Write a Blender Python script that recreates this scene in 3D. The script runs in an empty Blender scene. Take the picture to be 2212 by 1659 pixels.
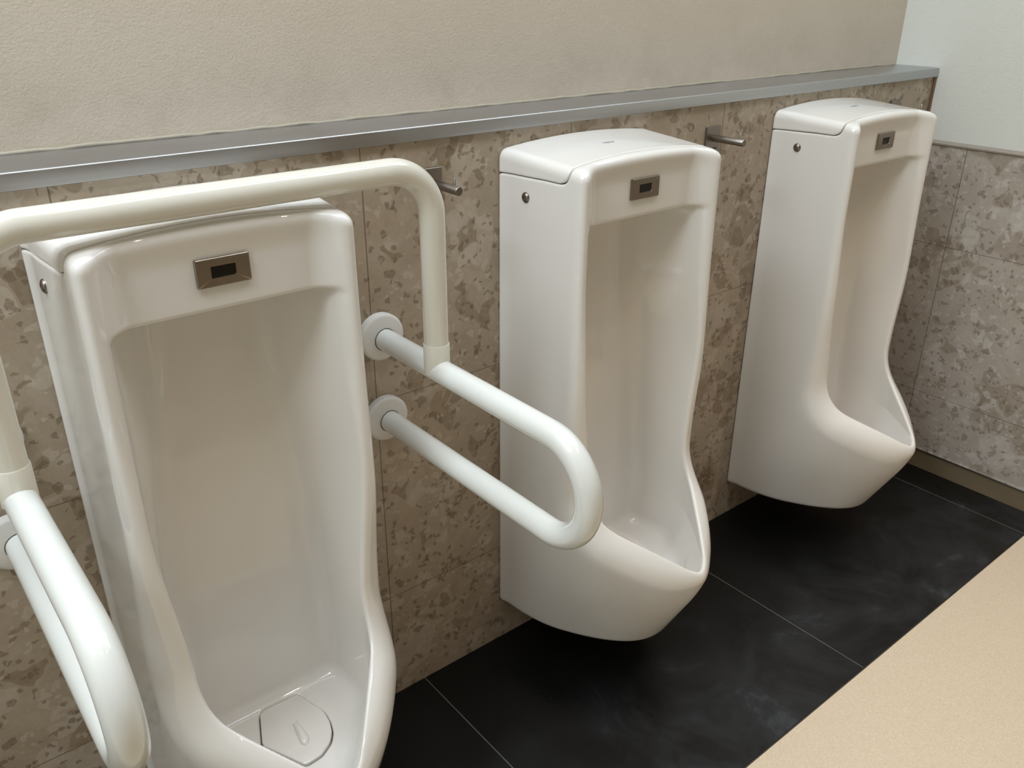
import bpy, bmesh, math, random
import numpy as np
from mathutils import Vector
S = bpy.context.scene
C = S.collection

# ------------------------------------------------------------------ camera
cam_d = bpy.data.cameras.new('camera'); cam = bpy.data.objects.new('camera', cam_d); C.objects.link(cam)
cam.location = (-0.5638, -1.0839, 1.2231)
cam.rotation_euler = (1.1304, -0.0050, -0.6812)
cam_d.sensor_width = 36.0; cam_d.sensor_fit = 'HORIZONTAL'
cam_d.lens = 1861.63 / 2212 * 36.0
cam_d.clip_start = 0.02
S.camera = cam
# ------------------------------------------------------------------ light and exposure
S.view_settings.view_transform = 'Standard'; S.view_settings.look = 'None'
S.view_settings.gamma = 1.0; S.view_settings.use_curve_mapping = False
S.view_settings.exposure = 0.12
w = bpy.data.worlds.new('world'); S.world = w; w.use_nodes = True
w.node_tree.nodes['Background'].inputs[0].default_value = (0.9, 0.95, 1.0, 1)
w.node_tree.nodes['Background'].inputs[1].default_value = 0.03
def area(name, loc, sx, sy, power, col, rot=(0, 0, 0), spread=180):
    d = bpy.data.lights.new(name, 'AREA'); d.shape = 'RECTANGLE'; d.size = sx; d.size_y = sy
    d.energy = power; d.color = col; d.spread = math.radians(spread)
    o = bpy.data.objects.new(name, d); C.objects.link(o); o.location = loc; o.rotation_euler = rot
    return o
area('ceiling_strip', (0.1, -0.06, 2.44), 3.2, 0.05, 11, (0.74, 0.87, 1.0))
area('ceiling_panel_row', (0.1, -0.52, 2.445), 3.2, 0.30, 14, (0.80, 0.89, 1.0))
area('ceiling_panel', (-1.35, -0.45, 2.44), 0.8, 0.8, 20, (0.82, 0.91, 1.0))
SPOTS = [(-0.5, -1.1, 7), (0.45, -1.1, 14), (1.25, -1.1, 44)]
for sx, sy, se in SPOTS:
    d = bpy.data.lights.new('ceiling_downlight', 'SPOT'); d.energy = se; d.color = (1.0, 0.84, 0.70)
    d.spot_size = math.radians(76); d.spot_blend = 0.9; d.shadow_soft_size = 0.03
    o = bpy.data.objects.new('ceiling_downlight', d); C.objects.link(o); o.location = (sx, sy, 2.43)

for sx in (-0.75, -0.05, 0.7, 1.35):
    d = bpy.data.lights.new('pin_downlight', 'SPOT'); d.energy = 3.0; d.color = (1.0, 0.93, 0.84)
    d.spot_size = math.radians(130); d.spot_blend = 0.3; d.shadow_soft_size = 0.022
    o = bpy.data.objects.new('pin_downlight', d); C.objects.link(o); o.location = (sx, -0.78, 2.44)

# ------------------------------------------------------------------ node helpers
def srgb(r, g, b):
    f = lambda c: (c / 255) / 12.92 if c / 255 <= 0.04045 else ((c / 255 + 0.055) / 1.055) ** 2.4
    return (f(r), f(g), f(b), 1)
class NT:
    def __init__(s, name):
        s.m = bpy.data.materials.new(name); s.m.use_nodes = True; s.t = s.m.node_tree
        s.b = s.t.nodes['Principled BSDF']
        s.tc = s.t.nodes.new('ShaderNodeTexCoord')
    def n(s, k, **kw):
        x = s.t.nodes.new(k)
        for a, v in kw.items(): setattr(x, a, v)
        return x
    def l(s, a, b): s.t.links.new(a, b)
    def set(s, sock, v):
        if isinstance(v, bpy.types.NodeSocket): s.l(v, sock)
        else: sock.default_value = v
    def math(s, op, a, b=0.0, c=0.0, clamp=False):
        x = s.n('ShaderNodeMath', operation=op, use_clamp=clamp)
        s.set(x.inputs[0], a); s.set(x.inputs[1], b); s.set(x.inputs[2], c)
        return x.outputs[0]
    def mix(s, f, a, b, mode='MIX'):
        x = s.n('ShaderNodeMix', data_type='RGBA', blend_type=mode)
        s.set(x.inputs[0], f); s.set(x.inputs[6], a); s.set(x.inputs[7], b)
        return x.outputs[2]
    def ramp(s, f, stops):
        x = s.n('ShaderNodeValToRGB'); s.l(f, x.inputs[0]); e = x.color_ramp.elements
        while len(e) < len(stops): e.new(0.5)
        for i, (p, c) in enumerate(stops):
            e[i].position = p; e[i].color = c if isinstance(c, tuple) else (c, c, c, 1)
        return x.outputs[0]
    def noise(s, scale, detail=4, rough=0.5, vec=None, dist=0.0):
        x = s.n('ShaderNodeTexNoise'); x.inputs['Scale'].default_value = scale
        x.inputs['Detail'].default_value = detail; x.inputs['Roughness'].default_value = rough
        x.inputs['Distortion'].default_value = dist
        s.l(vec or s.tc.outputs['Object'], x.inputs['Vector']); return x
    def vor(s, scale, vec=None, feature='F1', rnd=1.0):
        x = s.n('ShaderNodeTexVoronoi', feature=feature); x.inputs['Scale'].default_value = scale
        x.inputs['Randomness'].default_value = rnd
        s.l(vec or s.tc.outputs['Object'], x.inputs['Vector']); return x
    def warp(s, scale, amt, detail=3):
        nz = s.noise(scale, detail)
        sub = s.n('ShaderNodeVectorMath', operation='SUBTRACT'); s.l(nz.outputs['Color'], sub.inputs[0]); sub.inputs[1].default_value = (.5, .5, .5)
        sc = s.n('ShaderNodeVectorMath', operation='SCALE'); s.l(sub.outputs[0], sc.inputs[0]); sc.inputs['Scale'].default_value = amt
        ad = s.n('ShaderNodeVectorMath', operation='ADD'); s.l(s.tc.outputs['Object'], ad.inputs[0]); s.l(sc.outputs[0], ad.inputs[1])
        return ad.outputs[0]
    def bump(s, h, strength, dist):
        x = s.n('ShaderNodeBump'); x.inputs['Strength'].default_value = strength; x.inputs['Distance'].default_value = dist
        s.l(h, x.inputs['Height']); s.l(x.outputs[0], s.b.inputs['Normal']); return x
def plain(name, col, rough=0.4, metal=0.0, coat=0.0, noise=0.0):
    q = NT(name)
    if noise:
        nz = q.noise(35, 4); q.l(q.mix(q.math('MULTIPLY', nz.outputs['Fac'], noise), col, tuple(c * 0.6 for c in col[:3]) + (1,)), q.b.inputs['Base Color'])
    else: q.b.inputs['Base Color'].default_value = col
    q.b.inputs['Roughness'].default_value = rough; q.b.inputs['Metallic'].default_value = metal
    q.b.inputs['Coat Weight'].default_value = coat
    return q.m

# ------------------------------------------------------------------ materials
def terrazzo(name, axis, joints0, pitch, rows, tint):
    q = NT(name)
    sep = q.n('ShaderNodeSeparateXYZ'); q.l(q.tc.outputs['Object'], sep.inputs[0])
    base = q.noise(9, 5, 0.6, dist=1.5)
    col = q.ramp(base.outputs['Fac'], [(0.3, srgb(*tint[0])), (0.5, srgb(*tint[1])), (0.7, srgb(*tint[2]))])
    fine = q.noise(120, 4, 0.7)
    col = q.mix(0.35, col, q.ramp(fine.outputs['Fac'], [(0.3, srgb(*tint[0])), (0.7, srgb(*tint[2]))]))
    def chips(scale, wa, lo, dark, light, edge, amt, seed):
        nonlocal col
        v = q.warp(scale * 0.9, wa * 0.9, 1)
        sh = q.n('ShaderNodeVectorMath', operation='ADD'); q.l(v, sh.inputs[0]); sh.inputs[1].default_value = (seed, seed * 2.3, seed * .7)
        a = q.vor(scale, sh.outputs[0]); e = q.vor(scale, sh.outputs[0], 'DISTANCE_TO_EDGE')
        sp = q.n('ShaderNodeSeparateColor'); q.l(a.outputs['Color'], sp.inputs[0])
        m1 = q.math('MULTIPLY', q.math('GREATER_THAN', sp.outputs[0], lo), q.math('MULTIPLY', q.math('SUBTRACT', e.outputs['Distance'], edge), 30.0, clamp=True))
        cc = q.ramp(sp.outputs[1], [(0.0, srgb(*dark)), (0.55, srgb(*dark)), (0.56, srgb(*light)), (1.0, srgb(*light))])
        inner = q.noise(scale * 4, 3)
        m1 = q.math('MULTIPLY', m1, q.math('MULTIPLY_ADD', inner.outputs['Fac'], 0.9, amt - 0.45))
        col = q.mix(q.math('MULTIPLY', m1, 1.0, clamp=True), col, cc)
    chips(13, 0.09, 0.80, tint[3], tint[4], 0.05, 0.42, 1.3)
    chips(27, 0.05, 0.76, tint[3], tint[4], 0.05, 0.52, 4.1)
    chips(60, 0.022, 0.74, tint[5], tint[4], 0.10, 0.50, 7.7)
    chips(120, 0.010, 0.84, tint[5], tint[4], 0.10, 0.55, 2.9)
    # thin joints
    u = sep.outputs[axis]
    d = q.math('ABSOLUTE', q.math('SUBTRACT', q.math('MODULO', q.math('ADD', q.math('SUBTRACT', u, joints0), pitch * 40.5), pitch), pitch / 2))
    g = q.math('LESS_THAN', d, 0.0009)
    for zr in rows:
        g = q.math('MAXIMUM', g, q.math('LESS_THAN', q.math('ABSOLUTE', q.math('SUBTRACT', sep.outputs[2], zr)), 0.0007))
    col = q.mix(q.math('MULTIPLY', g, 0.75), col, srgb(84, 70, 52))
    q.l(col, q.b.inputs['Base Color'])
    q.b.inputs['Roughness'].default_value = 0.30
    q.b.inputs['Specular IOR Level'].default_value = 0.4
    q.bump(q.math('SUBTRACT', q.math('MULTIPLY', fine.outputs['Fac'], 0.12), g), 0.25, 0.001)
    return q.m
TINT_B = [(160, 144, 124), (172, 156, 136), (184, 170, 152), (128, 108, 84), (196, 184, 168), (108, 90, 70)]
TINT_R = [(166, 156, 144), (178, 168, 157), (190, 182, 172), (142, 128, 110), (204, 198, 190), (118, 106, 90)]
M = {}
M['tile_back'] = terrazzo('terrazzo_back', 0, -0.3571, 0.4, [0.6125, 0.2235], TINT_B)
M['tile_right'] = terrazzo('terrazzo_right', 1, -0.133, 0.4, [0.6145, 0.2180], TINT_R)

def paint(name, a, b, scuff):
    q = NT(name)
    big = q.noise(1.6, 3); sm = q.noise(260, 3, 0.6); md = q.noise(90, 2)
    col = q.mix(q.ramp(big.outputs['Fac'], [(0.35, 0.0), (0.65, 1.0)]), srgb(*a), srgb(*b))
    if scuff:
        mp = q.n('ShaderNodeMapping'); mp.inputs['Scale'].default_value = (5, 5, 6); q.l(q.tc.outputs['Object'], mp.inputs[0])
        sc = q.noise(1.0, 5, 0.7, vec=mp.outputs[0])
        sep = q.n('ShaderNodeSeparateXYZ'); q.l(q.tc.outputs['Object'], sep.inputs[0])
        low = q.math('SUBTRACT', 1.0, q.math('MULTIPLY', q.math('SUBTRACT', sep.outputs[2], 1.03), 9.0, clamp=True))
        f = q.math('MULTIPLY', q.ramp(sc.outputs['Fac'], [(0.45, 0.0), (0.7, 1.0)]), q.math('MULTIPLY_ADD', low, 0.22, 0.05))
        col = q.mix(f, col, srgb(128, 116, 84))
    q.l(col, q.b.inputs['Base Color']); q.b.inputs['Roughness'].default_value = 0.55
    q.b.inputs['Specular IOR Level'].default_value = 0.3
    q.bump(q.math('ADD', sm.outputs['Fac'], q.math('MULTIPLY', md.outputs['Fac'], 0.45)), 0.45, 0.0016)
    return q.m
M['paint_back'] = paint('plaster_beige', (209, 197, 181), (202, 190, 173), True)
M['paint_right'] = paint('plaster_pale', (224, 225, 216), (218, 219, 210), False)
M['paint_ceiling'] = plain('ceiling_paint', srgb(232, 230, 224), 0.7, noise=0.05)

def ceramic():
    q = NT('white_porcelain')
    nz = q.noise(5, 2)
    q.l(q.mix(nz.outputs['Fac'], srgb(235, 231, 225), srgb(231, 227, 220)), q.b.inputs['Base Color'])
    q.b.inputs['Roughness'].default_value = 0.035; q.b.inputs['IOR'].default_value = 1.58
    return q.m
M['ceramic'] = ceramic()
def steel(name, col, rough, axis_scale):
    q = NT(name)
    mp = q.n('ShaderNodeMapping'); mp.inputs['Scale'].default_value = axis_scale; q.l(q.tc.outputs['Object'], mp.inputs[0])
    nz = q.noise(1.0, 5, 0.65, vec=mp.outputs[0]); bl = q.noise(14, 3)
    q.l(q.mix(q.math('MULTIPLY', nz.outputs['Fac'], 0.5), srgb(*col), tuple(c * 0.7 for c in srgb(*col)[:3]) + (1,)), q.b.inputs['Base Color'])
    q.b.inputs['Metallic'].default_value = 1.0
    q.l(q.math('MULTIPLY_ADD', bl.outputs['Fac'], 0.18, rough - 0.09), q.b.inputs['Roughness'])
    q.bump(nz.outputs['Fac'], 0.08, 0.0006)
    return q.m
M['ledge'] = steel('brushed_steel_ledge', (192, 193, 196), 0.34, (3, 260, 260))
M['steel'] = steel('satin_steel', (150, 142, 134), 0.30, (60, 60, 60))
M['chrome'] = plain('chrome', srgb(200, 200, 200), 0.12, 1.0)
M['plate'] = steel('sensor_plate_steel', (158, 148, 136), 0.28, (8, 200, 200))
M['glass_dark'] = plain('dark_window', srgb(16, 15, 13), 0.12)
def vinyl(name, col, rough):
    q = NT(name)
    a = q.vor(26, q.warp(60, 0.02)); sp = q.n('ShaderNodeSeparateColor'); q.l(a.outputs['Color'], sp.inputs[0])
    mk = q.math('MULTIPLY', q.math('GREATER_THAN', sp.outputs[0], 0.94), q.math('LESS_THAN', a.outputs['Distance'], 0.10))
    nz = q.noise(12, 3)
    c = q.mix(q.math('MULTIPLY', nz.outputs['Fac'], 0.12), srgb(*col), srgb(206, 196, 168))
    q.l(q.mix(q.math('MULTIPLY', mk, 0.65), c, srgb(96, 88, 76)), q.b.inputs['Base Color'])
    q.b.inputs['Roughness'].default_value = rough; q.b.inputs['Coat Weight'].default_value = 0.5; q.b.inputs['Coat Roughness'].default_value = 0.05
    return q.m
M['white_rail'] = vinyl('white_vinyl', (232, 234, 230), 0.22)
M['ivory_rail'] = vinyl('ivory_vinyl', (227, 223, 210), 0.16)
M['flange'] = plain('white_plastic', srgb(228, 226, 222), 0.22)
M['seal'] = plain('dark_seal', srgb(50, 44, 36), 0.6)
M['bronze'] = plain('bronze_strip', srgb(120, 92, 62), 0.4, noise=0.2)
M['cap'] = plain('brown_grey_trim', srgb(158, 146, 134), 0.3, 0.3, noise=0.1)
M['base'] = plain('brown_base', srgb(134, 119, 95), 0.35, noise=0.4)
M['door_brown'] = plain('brown_partition', srgb(150, 134, 112), 0.5, noise=0.2)
M['ink'] = plain('blue_grey_ink', srgb(120, 132, 150), 0.4)

def blackfloor():
    q = NT('black_floor_tile')
    sep = q.n('ShaderNodeSeparateXYZ'); q.l(q.tc.outputs['Object'], sep.inputs[0])
    haze = q.noise(4.5, 6, 0.65, dist=0.6); fine = q.noise(220, 3, 0.6)
    col = q.ramp(haze.outputs['Fac'], [(0.42, srgb(17, 16, 16)), (0.58, srgb(36, 37, 39)), (0.72, srgb(72, 75, 80))])
    # near black beside the wall, blending to mottled grey on the outer half
    out = q.math('MULTIPLY', q.math('SUBTRACT', q.math('MULTIPLY', sep.outputs[1], -1.0), 0.18), 4.5, clamp=True)
    col = q.mix(out, srgb(12, 12, 12), col)
    v = q.warp(28, 0.025); b = q.vor(13, v)
    sp = q.n('ShaderNodeSeparateColor'); q.l(b.outputs['Color'], sp.inputs[0])
    blot = q.math('MULTIPLY', q.math('GREATER_THAN', sp.outputs[0], 0.72), q.math('LESS_THAN', b.outputs['Distance'], q.math('MULTIPLY', sp.outputs[1], 0.3)))
    col = q.mix(q.math('MULTIPLY', blot, 0.6), col, srgb(20, 20, 20))
    g = None
    for x0 in (-0.581, 0.106, 0.793, 1.516):
        t = q.math('LESS_THAN', q.math('ABSOLUTE', q.math('SUBTRACT', sep.outputs[0], x0)), 0.0009)
        g = t if g is None else q.math('MAXIMUM', g, t)
    col = q.mix(q.math('MULTIPLY', g, 0.8), col, srgb(110, 108, 104))
    q.l(col, q.b.inputs['Base Color'])
    q.l(q.math('MULTIPLY_ADD', haze.outputs['Fac'], 0.35, 0.14), q.b.inputs['Roughness'])
    q.b.inputs['Specular IOR Level'].default_value = 0.35
    q.bump(fine.outputs['Fac'], 0.06, 0.0006)
    return q.m
M['black'] = blackfloor()
def beigefloor():
    q = NT('beige_sheet_floor')
    f = q.noise(520, 3, 0.7); m = q.noise(90, 3, 0.6); b = q.noise(3, 3)
    col = q.ramp(f.outputs['Fac'], [(0.35, srgb(208, 188, 162)), (0.5, srgb(220, 203, 178)), (0.66, srgb(232, 218, 196))])
    col = q.mix(q.math('MULTIPLY', m.outputs['Fac'], 0.4), col, srgb(212, 194, 168))
    q.l(col, q.b.inputs['Base Color'])
    q.l(q.math('MULTIPLY_ADD', b.outputs['Fac'], 0.2, 0.2), q.b.inputs['Roughness'])
    return q.m
M['beige'] = beigefloor()

# ------------------------------------------------------------------ mesh helpers
def link(name, bm, mat, parent=None, loc=None, smooth=None):
    me = bpy.data.meshes.new(name)
    bmesh.ops.recalc_face_normals(bm, faces=bm.faces)
    bm.to_mesh(me); bm.free()
    me.materials.append(mat)
    if smooth is not None:
        for p in me.polygons: p.use_smooth = True
        if smooth < 180:
            me.set_sharp_from_angle(angle=math.radians(smooth))
    o = bpy.data.objects.new(name, me); C.objects.link(o)
    if parent: o.parent = parent
    if loc: o.location = loc
    return o
def box(bm, a, b, bev=0.0, seg=2):
    r = bmesh.ops.create_cube(bm, size=1.0)
    for v in r['verts']:
        v.co = Vector([(a[i] + b[i]) / 2 + v.co[i] * (b[i] - a[i]) for i in range(3)])
    if bev:
        es = list({e for v in r['verts'] for e in v.link_edges})
        bmesh.ops.bevel(bm, geom=es, offset=bev, segments=seg, profile=0.5, affect='EDGES')
def lathe(bm, c, axis, prof, n=48):
    """prof: list of (distance along axis, radius)"""
    ax = Vector(axis).normalized(); t = Vector((0, 0, 1)) if abs(ax.z) < .9 else Vector((1, 0, 0))
    u = ax.cross(t).normalized(); v = ax.cross(u); rings = []
    for h, r in prof:
        p = Vector(c) + ax * h
        if r < 1e-6: rings.append([bm.verts.new(p)])
        else: rings.append([bm.verts.new(p + u * (r * math.cos(2 * math.pi * k / n)) + v * (r * math.sin(2 * math.pi * k / n))) for k in range(n)])
    for a, b in zip(rings[:-1], rings[1:]):
        for k in range(n):
            k2 = (k + 1) % n
            if len(a) == 1: bm.faces.new((a[0], b[k2], b[k]))
            elif len(b) == 1: bm.faces.new((a[k], a[k2], b[0]))
            else: bm.faces.new((a[k], a[k2], b[k2], b[k]))
    for r in (rings[0], rings[-1]):
        if len(r) > 1: bm.faces.new(r)
def sweep(bm, path, r, n=40):
    P = [Vector(p) for p in path]; rings = []
    T = [(P[min(i + 1, len(P) - 1)] - P[max(i - 1, 0)]).normalized() for i in range(len(P))]
    up = T[0].orthogonal().normalized()
    for p, t in zip(P, T):
        up = (up - t * up.dot(t)).normalized(); s = t.cross(up)
        rings.append([bm.verts.new(p + up * (r * math.cos(2 * math.pi * k / n)) + s * (r * math.sin(2 * math.pi * k / n))) for k in range(n)])
    for a, b in zip(rings[:-1], rings[1:]):
        for k in range(n): bm.faces.new((a[k], a[(k + 1) % n], b[(k + 1) % n], b[k]))
    bm.faces.new(rings[0]); bm.faces.new(rings[-1])
def tag(o, label=None, cat=None, group=None, kind=None):
    if label: o['label'] = label
    if cat: o['category'] = cat
    if group: o['group'] = group
    if kind: o['kind'] = kind
    return o
def empty(name, loc):
    o = bpy.data.objects.new(name, None); o.empty_display_size = 0.05; C.objects.link(o); o.location = loc; return o
def struct(name, boxes, mat, bev=0.0, label=None):
    bm = bmesh.new()
    for a, b in boxes: box(bm, a, b, bev)
    return tag(link(name, bm, mat), label, None, None, 'structure')

# ------------------------------------------------------------------ the room
XR = 1.6596; XT = 1.618; YB = 0.108; ZT = 1.0294; XL0 = -1.9; YF = -2.3; ZC = 2.46
struct('wall_back', [((XL0, YB, ZT - 0.01), (XR + 0.1, YB + 0.1, ZC))], M['paint_back'], label='beige textured plaster wall above the steel ledge')
struct('wall_back_tiled', [((XL0, 0.0, -0.05), (XR, YB + 0.1, 1.012))], M['tile_back'], label='brown speckled stone tile half wall behind the urinals')
struct('wall_right', [((XR, YF, -0.05), (XR + 0.1, YB, ZC))], M['paint_right'], label='pale white plaster wall at the right')
struct('wall_right_tiled', [((XT, YF, 0.055), (XR, -0.0005, 0.856))], M['tile_right'], label='greyish speckled stone tiles on the right wall')
struct('wall_left', [((XL0 - 0.1, YF - 0.1, -0.05), (XL0, YB + 0.1, ZC))], M['paint_right'])
struct('wall_front', [((XL0, YF - 0.1, -0.05), (XR + 0.1, YF, ZC))], M['door_brown'])
struct('ceiling', [((XL0 - 0.1, YF - 0.1, ZC), (XR + 0.1, YB + 0.1, ZC + 0.1))], M['paint_ceiling'])
struct('floor', [((XL0, YF, -0.1), (XR, -0.5188, -0.003))], M['beige'], label='beige speckled sheet floor')
struct('trim_5', [((XL0, -0.5188, -0.1), (XR, -0.5165, -0.0015))], M['seal'], label='dark joint between the black tiles and the beige floor')
struct('floor_black_tile', [((XL0, -0.5165, -0.1), (XR, -0.0002, 0.0))], M['black'], label='black floor tiles along the foot of the tiled wall')
# base and trims on the right wall
struct('baseboard_right', [((XT - 0.001, YF, 0.0), (XR, -0.0005, 0.0525))], M['base'], label='brown baseboard under the right wall tiles')
struct('trim_1', [((XT - 0.0045, YF, 0.0525), (XR, -0.0005, 0.0552))], M['chrome'], label='thin chrome strip between baseboard and right wall tiles')
struct('trim_2', [((XT - 0.004, YF, 0.8565), (XR, -0.0005, 0.8615))], M['cap'], 0.0012, label='brown grey cap strip on top of the right wall tiles')
struct('trim_3', [((XR - 0.010, -0.004, 0.862), (XR - 0.0005, -0.0003, 1.0075))], M['bronze'], label='narrow bronze corner strip under the ledge end')
# bead of worn sealant where the ledge meets the plaster
bm = bmesh.new(); random.seed(4)
pts = []; x = XL0
while x < XR - 0.004:
    pts.append((x, YB - 0.0015 + random.uniform(-.0006, .0006), ZT + 0.0008 + random.uniform(-.0006, .0012))); x += 0.022
sweep(bm, pts, 0.0026, 8)
tag(link('trim_4', bm, plain('aged_sealant', srgb(176, 168, 150), 0.6, noise=0.5), smooth=60), 'worn sealant bead between the steel ledge and plaster', None, None, 'structure')

# steel ledge: folded sheet with a front lip
bm = bmesh.new()
prof = [(YB - 0.0005, ZT), (-0.0035, ZT), (-0.0055, ZT - 0.0008), (-0.0061, ZT - 0.0026), (-0.0061, 1.0092), (-0.0050, 1.0085), (-0.0002, 1.0085), (-0.0002, 1.0125), (YB - 0.0005, 1.0125)]
xa, xb = XL0 + .001, XR - 0.0015
A = [bm.verts.new((xa, y, z)) for y, z in prof]; B = [bm.verts.new((xb, y, z)) for y, z in prof]
for i in range(len(prof)):
    j = (i + 1) % len(prof); bm.faces.new((A[i], A[j], B[j], B[i]))
bm.faces.new(A); bm.faces.new(B[::-1])
tag(link('steel_ledge', bm, M['ledge'], smooth=50), 'long brushed stainless steel ledge running along the top of the tiled wall', 'ledge')

COVER = [(0.0416, -0.101), (0.0504, -0.1351), (0.0569, -0.1568), (0.0545, -0.1802), (0.048, -0.1995), (0.0371, -0.2141), (0.0159, -0.227), (-0.0092, -0.2286), (-0.0421, -0.1586), (-0.0212, -0.1045), (-0.0125, -0.0987)]
def smooth_poly(P, r=0.006):
    out = []; n = len(P)
    for i in range(n):
        a, b, c = (Vector(P[i - 1]), Vector(P[i]), Vector(P[(i + 1) % n]))
        u = min(r, (a - b).length * .45, (c - b).length * .45)
        p0 = b + (a - b).normalized() * u; p1 = b + (c - b).normalized() * u
        for k in range(4):
            t = k / 3; q = p0 * (1 - t) ** 2 + b * 2 * t * (1 - t) + p1 * t * t; out.append((q.x, q.y))
    return out
COVER = smooth_poly(COVER)
# ------------------------------------------------------------------ urinal geometry (implicit surface, d = distance from the wall)
Z0 = 0.093
def smax(a, b, k): return np.maximum(a, b) + np.maximum(k - np.abs(a - b), 0) ** 2 / (4 * k)
def smin(a, b, k): return -smax(-a, -b, k)
def sstep(x, a, b):
    t = np.clip((x - a) / (b - a), 0, 1); return t * t * (3 - 2 * t)
def lerp(a, b, t): return a + (b - a) * t
def outer(x, d, z):
    ax = np.abs(x)
    side = ax - 0.165 - 0.006 * np.clip(1 - d / 0.03, 0, 1) ** 2 + 0.006 * sstep(d, 0.03, 0.2) * sstep(z, 0.4, 0.95) 
    t = smin(np.maximum((z - Z0) / 0.190, 0), 1.03, 0.45)
    rx = np.sqrt(x * x + 0.012 ** 2) - 0.012
    a = lerp(0.05, 0.478, t); b = lerp(7.5, 3.9, t); yn = lerp(0.266, 0.370, t)
    fade = 1 - sstep(z, 0.40, 0.56)
    drop = (a * rx + b * rx * rx) * fade
    slope = (a + 2 * b * rx) * fade
    nose = (d - (yn - drop)) / np.sqrt(1 + slope ** 2 + 0.22 * (1 - sstep(t, 0.5, 1.03)))
    f0 = 0.156 + 0.032 * sstep(ax, 0.104, 0.158)
    f0 = lerp(0.190, f0, sstep(z, 0.62, 0.80)) + 0.010 * sstep(z, 0.935, 0.985) * (1 - sstep(ax, 0.10, 0.15))
    cut = smin(d - f0, (z - 0.351 + 0.52 * (d - 0.245)) / 1.127, 0.06)
    top = z - (0.991 - 0.010 * (x / 0.165) ** 2 - 0.07 * d)
    f = smax(side, nose, 0.03)
    low = 1 - sstep(z, 0.42, 0.62)
    th = lerp(0.014, 0.028, sstep(ax, 0.0, 0.09))
    kc = 0.022 + (0.050 - 0.022) * sstep(ax, -0.01, 0.06) * low
    f = smax(f, cut - np.maximum(kc - th, 0) ** 2 / (4 * kc) * low, kc)
    f = smax(f, top, 0.016)
    f = smax(f, Z0 - z, 0.012)
    return smax(f, 0.0005 - d, 0.004)
def cover_sdf(x, d):
    best = None; inside = None
    n = len(COVER)
    for i in range(n):
        ax_, ay_ = COVER[i][0], -COVER[i][1]; bx_, by_ = COVER[(i + 1) % n][0], -COVER[(i + 1) % n][1]
        ex, ey = bx_ - ax_, by_ - ay_; px, py = x - ax_, d - ay_
        t = np.clip((px * ex + py * ey) / (ex * ex + ey * ey), 0, 1)
        q = (px - t * ex) ** 2 + (py - t * ey) ** 2
        best = q if best is None else np.minimum(best, q)
        cr = ex * py - ey * px
        inside = cr if inside is None else np.maximum(inside, -cr) if False else np.minimum(inside, cr) 
    return np.where(inside * 1.0 > 0, -1.0, 1.0) * np.sqrt(best)
def cavity(x, d, z):
    ax = np.abs(x)
    m = lerp(0.10, 0.66, sstep(z, 0.42, 0.74))
    side = (ax - (0.1395 - 0.020 * sstep(0.66 - z, 0, 0.26) - m * (smax(0.163 - d, 0 * d, 0.05) - 0.002))) / np.sqrt(1 + m * m)
    yb = 0.060 + 0.012 * sstep(0.85 - z, 0, 0.35) + 0.012 * sstep(0.5 - z, 0, 0.2)
    back = yb - d
    rx = np.sqrt(x * x + 0.01 ** 2) - 0.01
    fr = (d - (0.351 - 1.2 * rx - 0.8 * rx * rx - 0.55 * np.clip(0.30 - z, 0, 1)) - 0.10 * sstep(z, 0.37, 0.62)) / 1.6
    f = smax(side, back, 0.024)
    f = smax(f, fr, 0.018)
    f = smax(f, z - 0.878, 0.010)
    f = smax(f, 0.2175 - z, 0.024)
    return smin(f, smax(cover_sdf(x, d) - 0.0018, smax(0.204 - z, z - 0.232, 0.003), 0.003), 0.004)
def lidzone(x, d, z):
    return smax(0.9445 + 0.03 * np.clip(d, 0, .1) - z, d - (0.143 + 0.010 * (x / 0.165) ** 2), 0.022)
def f_body(x, d, z):
    f = smax(outer(x, d, z), -cavity(x, d, z), 0.0075)
    return smax(f, -(lidzone(x, d, z) - 0.0011), 0.0040)
def f_lid(x, d, z):
    return smax(outer(x, d, z), lidzone(x, d, z), 0.0030)

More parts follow.
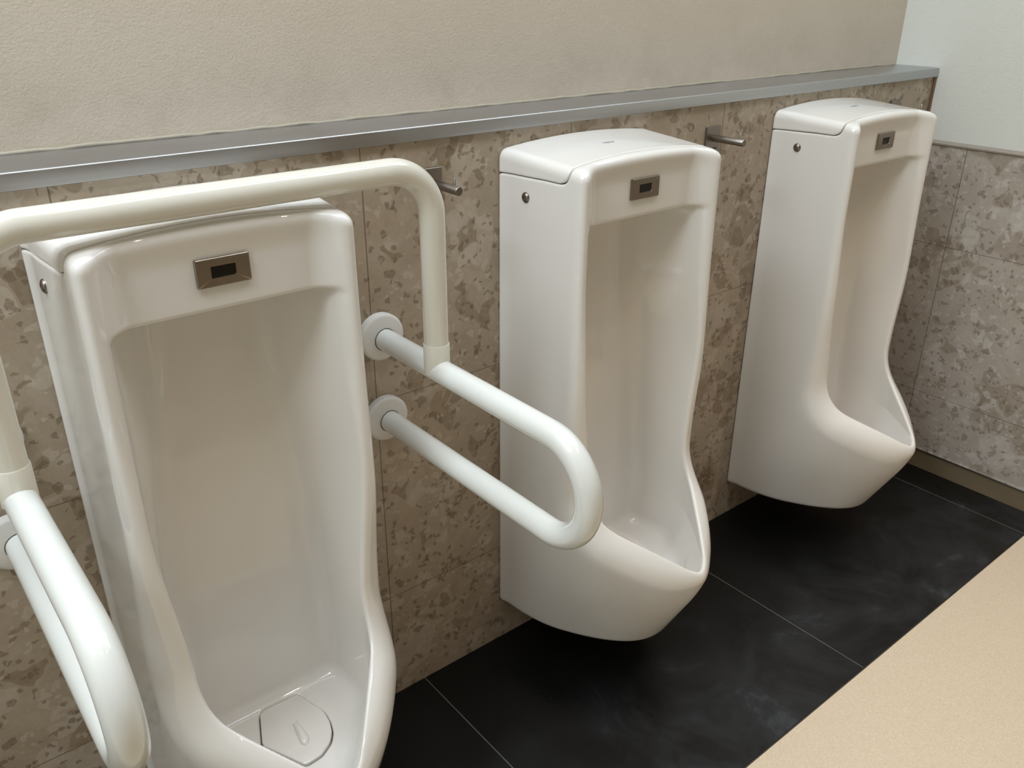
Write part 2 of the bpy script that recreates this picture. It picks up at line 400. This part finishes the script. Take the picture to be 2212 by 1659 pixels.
def surface_net(fn, lo, hi, h):
    n = [int(math.ceil((hi[i] - lo[i]) / h)) + 1 for i in range(3)]
    ax = [lo[i] + h * np.arange(n[i]) for i in range(3)]
    F = fn(ax[0][:, None, None], ax[1][None, :, None], ax[2][None, None, :]) + np.zeros(n)
    Sg = F < 0
    c = np.zeros([k - 1 for k in n], dtype=np.int8)
    sl = lambda o, k: slice(o, k - 1 + o)
    for dx in (0, 1):
        for dy in (0, 1):
            for dz in (0, 1): c += Sg[sl(dx, n[0]), sl(dy, n[1]), sl(dz, n[2])]
    cells = np.argwhere((c > 0) & (c < 8)); ids = -np.ones(c.shape, dtype=np.int64)
    ids[tuple(cells.T)] = np.arange(len(cells))
    acc = np.zeros((len(cells), 3)); cnt = np.zeros(len(cells)); i, j, k = cells.T
    E = []
    for a in range(3):
        o1, o2 = [q for q in range(3) if q != a]
        for u in (0, 1):
            for v in (0, 1):
                s = [0, 0, 0]; s[o1] = u; s[o2] = v; e = list(s); e[a] = 1
                A_ = F[i + s[0], j + s[1], k + s[2]]; B_ = F[i + e[0], j + e[1], k + e[2]]
                m = (A_ < 0) != (B_ < 0); t = np.where(m, A_ / np.where(m, A_ - B_, 1), 0)
                p = np.zeros((len(cells), 3)) + s; p[:, a] = t
                acc[m] += p[m]; cnt[m] += 1
    V = (cells + acc / cnt[:, None]) * h + np.array(lo)
    faces = []
    for a in range(3):
        o1, o2 = (a + 1) % 3, (a + 2) % 3
        s0 = [slice(None)] * 3; s1 = [slice(None)] * 3; s0[a] = slice(0, -1); s1[a] = slice(1, None)
        D = Sg[tuple(s0)].astype(np.int8) - Sg[tuple(s1)].astype(np.int8)
        for sign in (1, -1):
            e = np.argwhere(D == sign)
            e = e[(e[:, o1] > 0) & (e[:, o2] > 0) & (e[:, o1] < n[o1] - 1) & (e[:, o2] < n[o2] - 1)]
            q = []
            for du, dv in ((-1, -1), (0, -1), (0, 0), (-1, 0)):
                g = e.copy(); g[:, o1] += du; g[:, o2] += dv; q.append(ids[tuple(g.T)])
            q = np.stack(q, 1)
            faces.append(q if sign == 1 else q[:, ::-1])
    Fc = np.concatenate(faces)
    def grad(P, e=4e-4):
        g = np.stack([(fn(*(P + e * np.eye(3)[a]).T) - fn(*(P - e * np.eye(3)[a]).T)) / (2 * e) for a in range(3)], 1)
        return g
    for _ in range(3):
        g = grad(V); f = fn(*V.T); st = (f / np.maximum((g ** 2).sum(1), 1e-6))[:, None] * g
        ln = np.linalg.norm(st, axis=1, keepdims=True)
        V = V - st * np.minimum(1, 0.6 * h / np.maximum(ln, 1e-12))
    N = grad(V, 8e-4); N /= np.maximum(np.linalg.norm(N, axis=1, keepdims=True), 1e-9)
    return V, Fc, N
def implicit_mesh(name, fn, lo, hi, h, mat):
    V, Fc, N = surface_net(fn, lo, hi, h)
    V = V.copy(); V[:, 1] *= -1; N = N.copy(); N[:, 1] *= -1
    me = bpy.data.meshes.new(name)
    V[:, 2] -= Z0
    me.from_pydata(V.tolist(), [], Fc[:, ::-1].tolist())
    me.update()
    # orientation check against the field gradient
    p = me.polygons[len(me.polygons) // 2]
    if np.dot(np.array(p.normal), N[p.vertices[0]]) < 0:
        me.flip_normals()
    for q in me.polygons: q.use_smooth = True
    me.normals_split_custom_set_from_vertices(N.tolist())
    me.materials.append(mat)
    return me
body_me = implicit_mesh('body', f_body, (-0.18, -0.008, Z0 - 0.008), (0.18, 0.374, 1.0), 0.0028, M['ceramic'])
lid_me = implicit_mesh('lid', f_lid, (-0.18, -0.008, 0.935), (0.18, 0.17, 1.0), 0.0018, M['ceramic'])

def make_urinal():
    t = empty('urinal', (0, 0, Z0))
    zz = lambda z: z - Z0
    for me in (body_me, lid_me):
        o = bpy.data.objects.new(me.name, me); C.objects.link(o); o.parent = t
        if me is lid_me: lid = o
    # logo on the lid
    cu = bpy.data.curves.new('logo', 'FONT'); cu.body = 'TOTO'; cu.size = 0.0085; cu.extrude = 0.0001; cu.align_x = 'CENTER'; cu.align_y = 'CENTER'
    to = bpy.data.objects.new('tmp', cu); C.objects.link(to)
    dg = bpy.context.evaluated_depsgraph_get(); me = bpy.data.meshes.new_from_object(to.evaluated_get(dg)); bpy.data.objects.remove(to)
    me.name = 'logo'; me.materials.clear(); me.materials.append(M['ink'])
    lg = bpy.data.objects.new('logo', me); C.objects.link(lg); lg.parent = lid
    lg.location = (-0.010, -0.083, zz(0.991 - 0.07 * 0.083 + 0.0003)); lg.rotation_euler = (math.radians(4), 0, 0)
    lg['label'] = 'small blue grey maker mark printed on the lid'
    # sensor plate with a recessed dark window
    bm = bmesh.new()
    W_, H_ = 0.0315, 0.0165; w2, h2 = 0.0145, 0.0068; yf = -0.1602; yb = -0.1530
    def ring(w, h, y, r, cx=0, cz=0):
        out = []
        for sx, sz, a0 in ((1, 1, 0), (-1, 1, 90), (-1, -1, 180), (1, -1, 270)):
            for k in range(5):
                a = math.radians(a0 + 90 * k / 4)
                out.append(bm.verts.new((cx + sx * (w - r) + r * math.cos(a), y, cz + sz * (h - r) + r * math.sin(a))))
        return out
    R = [ring(W_, H_, yb + 0.003, 0.0012), ring(W_, H_, yf + 0.0008, 0.0012), ring(W_ - 0.0008, H_ - 0.0008, yf, 0.001), ring(w2, h2, yf, 0.0006), ring(w2 - .0006, h2 - .0006, yf + 0.0020, 0.0006)]
    for a, b in zip(R[:-1], R[1:]):
        for k in range(20): bm.faces.new((a[k], a[(k + 1) % 20], b[(k + 1) % 20], b[k]))
    bm.faces.new(R[0])
    pl = link('sensor_plate', bm, M['plate'], t, (0, 0, zz(0.9245)), smooth=40)
    pl['label'] = 'small satin steel sensor plate'
    bm = bmesh.new(); box(bm, (-w2 + .0006, -0.1584, -h2 + .0006), (w2 - .0006, -0.1570, h2 - .0006))
    o = link('sensor_window', bm, M['glass_dark'], pl); o['label'] = 'dark sensor window'
    # cover screws on both flanks
    for s in (-1, 1):
        bm = bmesh.new()
        lathe(bm, (s * 0.1635, -0.0615, zz(0.9145)), (s, 0, 0), [(-0.004, 0.0078), (0.0008, 0.0086), (0.0030, 0.0078), (0.0046, 0.0052), (0.0052, 0.0024), (0.0030, 0.0022), (0.0030, 0.0)], 32)
        o = link('side_screw', bm, M['steel'], t, smooth=40); o['label'] = 'domed steel screw'
    # drain cover with its raised grip
    bm = bmesh.new()
    cx = sum(p[0] for p in COVER) / len(COVER); cy = sum(p[1] for p in COVER) / len(COVER)
    lv = [(1.0, 0.206), (1.0, 0.2195), (0.978, 0.2205), (0.0, 0.2205)]
    rings = []
    for s, z in lv[:-1]:
        rings.append([bm.verts.new((cx + (p[0] - cx) * s, cy + (p[1] - cy) * s, zz(z))) for p in COVER])
    for a, b in zip(rings[:-1], rings[1:]):
        for k in range(len(COVER)): bm.faces.new((a[k], a[(k + 1) % len(COVER)], b[(k + 1) % len(COVER)], b[k]))
    bm.faces.new(rings[0][::-1]); bm.faces.new(rings[-1])
    dc = link('drain_cover', bm, M['ceramic'], t, smooth=35); dc['label'] = 'white rounded pentagonal drain cover'
    bm = bmesh.new(); n = 14; prev = None
    for i in range(n + 1):
        u = i / n; px = 0.0125 + lerp(0.0, -0.004, u); py = -0.150 + lerp(0.0, -0.050, u)
        wd = lerp(0.0040, 0.0085, u) * math.sqrt(max(0.02, 1 - max(0, (u - 0.7) / 0.3) ** 2)); ht = 0.0085 * math.sqrt(max(0.0, math.sin(math.pi * u)))
        ringv = [bm.verts.new((px + wd * math.cos(a), py + 0.3 * wd * math.cos(a), zz(0.2205 + ht * math.sin(a)))) for a in [math.pi * k / 8 for k in range(9)]]
        if prev:
            for k in range(8): bm.faces.new((prev[k], prev[k + 1], ringv[k + 1], ringv[k]))
        prev = ringv
    link('grip', bm, M['ceramic'], dc, smooth=60)
    return t
def copy_tree(o, parent=None):
    c = o.copy(); C.objects.link(c); c.parent = parent
    for ch in list(o.children): copy_tree(ch, c)
    return c
ur = make_urinal()
UR = [(-0.394 + 0.165, 'white porcelain wall urinal under the arched handrail, nearest and largest'),
      (0.294 + 0.165, 'white porcelain wall urinal in the middle of the row, partly behind the handrail loop'),
      (1.011 + 0.165, 'white porcelain wall urinal farthest along, next to the right wall')]
for i, (xc, lab) in enumerate(UR):
    o = ur if i == 0 else copy_tree(ur)
    o.location = (xc, 0, Z0)
    tag(o, lab, 'urinal', 'urinals in a row on the tiled wall')

# ------------------------------------------------------------------ handrail
XA, XB, ZU, ZL, RR, YS = 0.058, -0.479, 0.7205, 0.580, 0.0172, -0.1525
hr = empty('handrail', ((XA + XB) / 2, 0, ZL))
off = Vector(hr.location)
def rel(p): return tuple(Vector(p) - off)
def arc(c, r, a0, a1, plane, n=20):
    out = []
    for k in range(n + 1):
        a = math.radians(a0 + (a1 - a0) * k / n); u, v = r * math.cos(a), r * math.sin(a)
        out.append((c[0], c[1] + u, c[2] + v) if plane == 'yz' else (c[0] + u, c[1], c[2] + v))
    return out
rc = (ZU - ZL) / 2; yc = -0.3975
for xr in (XA, XB):
    path = [(xr, 0.0, ZU), (xr, -0.2, ZU)] + arc((xr, yc, (ZU + ZL) / 2), rc, 90, 270, 'yz', 32) + [(xr, -0.2, ZL), (xr, 0.0, ZL)]
    bm = bmesh.new(); sweep(bm, [rel(p) for p in path], RR)
    o = link('rail_loop', bm, M['white_rail'], hr, smooth=60); o['label'] = 'white U-shaped rail standing out from the wall'
    for z in (ZU, ZL):
        bm = bmesh.new()
        lathe(bm, rel((xr - 0.003, 0.0, z + 0.004)), (0, -1, 0), [(0, 0.0375), (0.0095, 0.0375), (0.0115, 0.0355), (0.0125, 0.033), (0.0125, RR + 0.0004)], 56)
        o = link('wall_flange', bm, M['flange'], hr, smooth=40)
        bm = bmesh.new(); lathe(bm, rel((xr, -0.0115, z)), (0, -1, 0), [(0, RR + 0.0009), (0.0016, RR + 0.0009)], 40)
        link('seal_ring', bm, M['seal'], o)
        # keep the ring next to its flange
    bm = bmesh.new()
    lathe(bm, rel((xr, YS, ZU)), (0, 0, 1), [(-0.004, 0.0186), (0.0395, 0.0186), (0.0405, 0.0180), (0.0405, RR + .0002)], 48)
    o = link('socket', bm, M['ivory_rail'], hr, smooth=40); o['label'] = 'ivory collar where the arch stands on the loop'
rb = 0.062; ZA = 1.0045
path = [(XB, YS, ZU + 0.005)] + arc((XB + rb, YS, ZA - rb), rb, 180, 90, 'xz', 24) + arc((XA - rb, YS, ZA - rb), rb, 90, 0, 'xz', 24) + [(XA, YS, ZU + 0.005)]
bm = bmesh.new(); sweep(bm, [rel(p) for p in path], RR, 48)
o = link('arch_bar', bm, M['ivory_rail'], hr, smooth=60); o['label'] = 'ivory arch bar bridging over the urinal'
tag(hr, 'white and ivory tubular handrail with two side loops and an arch around the nearest urinal', 'handrail')

# ------------------------------------------------------------------ hooks
def make_hook():
    t = empty('wall_hook', (0, 0, 0.918))
    bm = bmesh.new(); box(bm, (-0.021, -0.0042, 0.0), (0.021, 0.0, 0.049), 0.0006, 1)
    p = link('back_plate', bm, M['steel'], t); p['label'] = 'square satin steel back plate'
    bm = bmesh.new()
    for k in range(6): box(bm, (0.000 + k * 0.0021, -0.0045, 0.0058), (0.0009 + k * 0.0021, -0.0042, 0.0058 + (0.0045 if k % 2 else 0.0036)))
    m = link('printed_mark', bm, M['seal'], p); m['label'] = 'tiny worn dark print'
    bm = bmesh.new(); lathe(bm, (0, -0.004, 0.0275), (0, -1, 0), [(0, 0.0066), (0.0722, 0.0066), (0.0732, 0.0058), (0.0732, 0.0)], 32)
    link('peg', bm, M['steel'], t, smooth=40)
    bm = bmesh.new(); lathe(bm, (0, -0.0665, 0.0332), (0, 0, 1), [(0, 0.0022), (0.0105, 0.0022), (0.012, 0.0014), (0.012, 0)], 16)
    link('stop_pin', bm, M['chrome'], t, smooth=40)
    return t
hk = make_hook()
for i, (xh, lab) in enumerate([(0.157, 'satin steel wall hook beside the arch bend, left of the middle urinal'),
                               (0.813, 'satin steel wall hook between the middle and farthest urinals'),
                               (1.483, 'satin steel wall hook mostly hidden behind the farthest urinal lid')]):
    o = hk if i == 0 else copy_tree(hk)
    o.location = (xh, 0, 0.918); tag(o, lab, 'hook', 'hooks along the tiled wall')
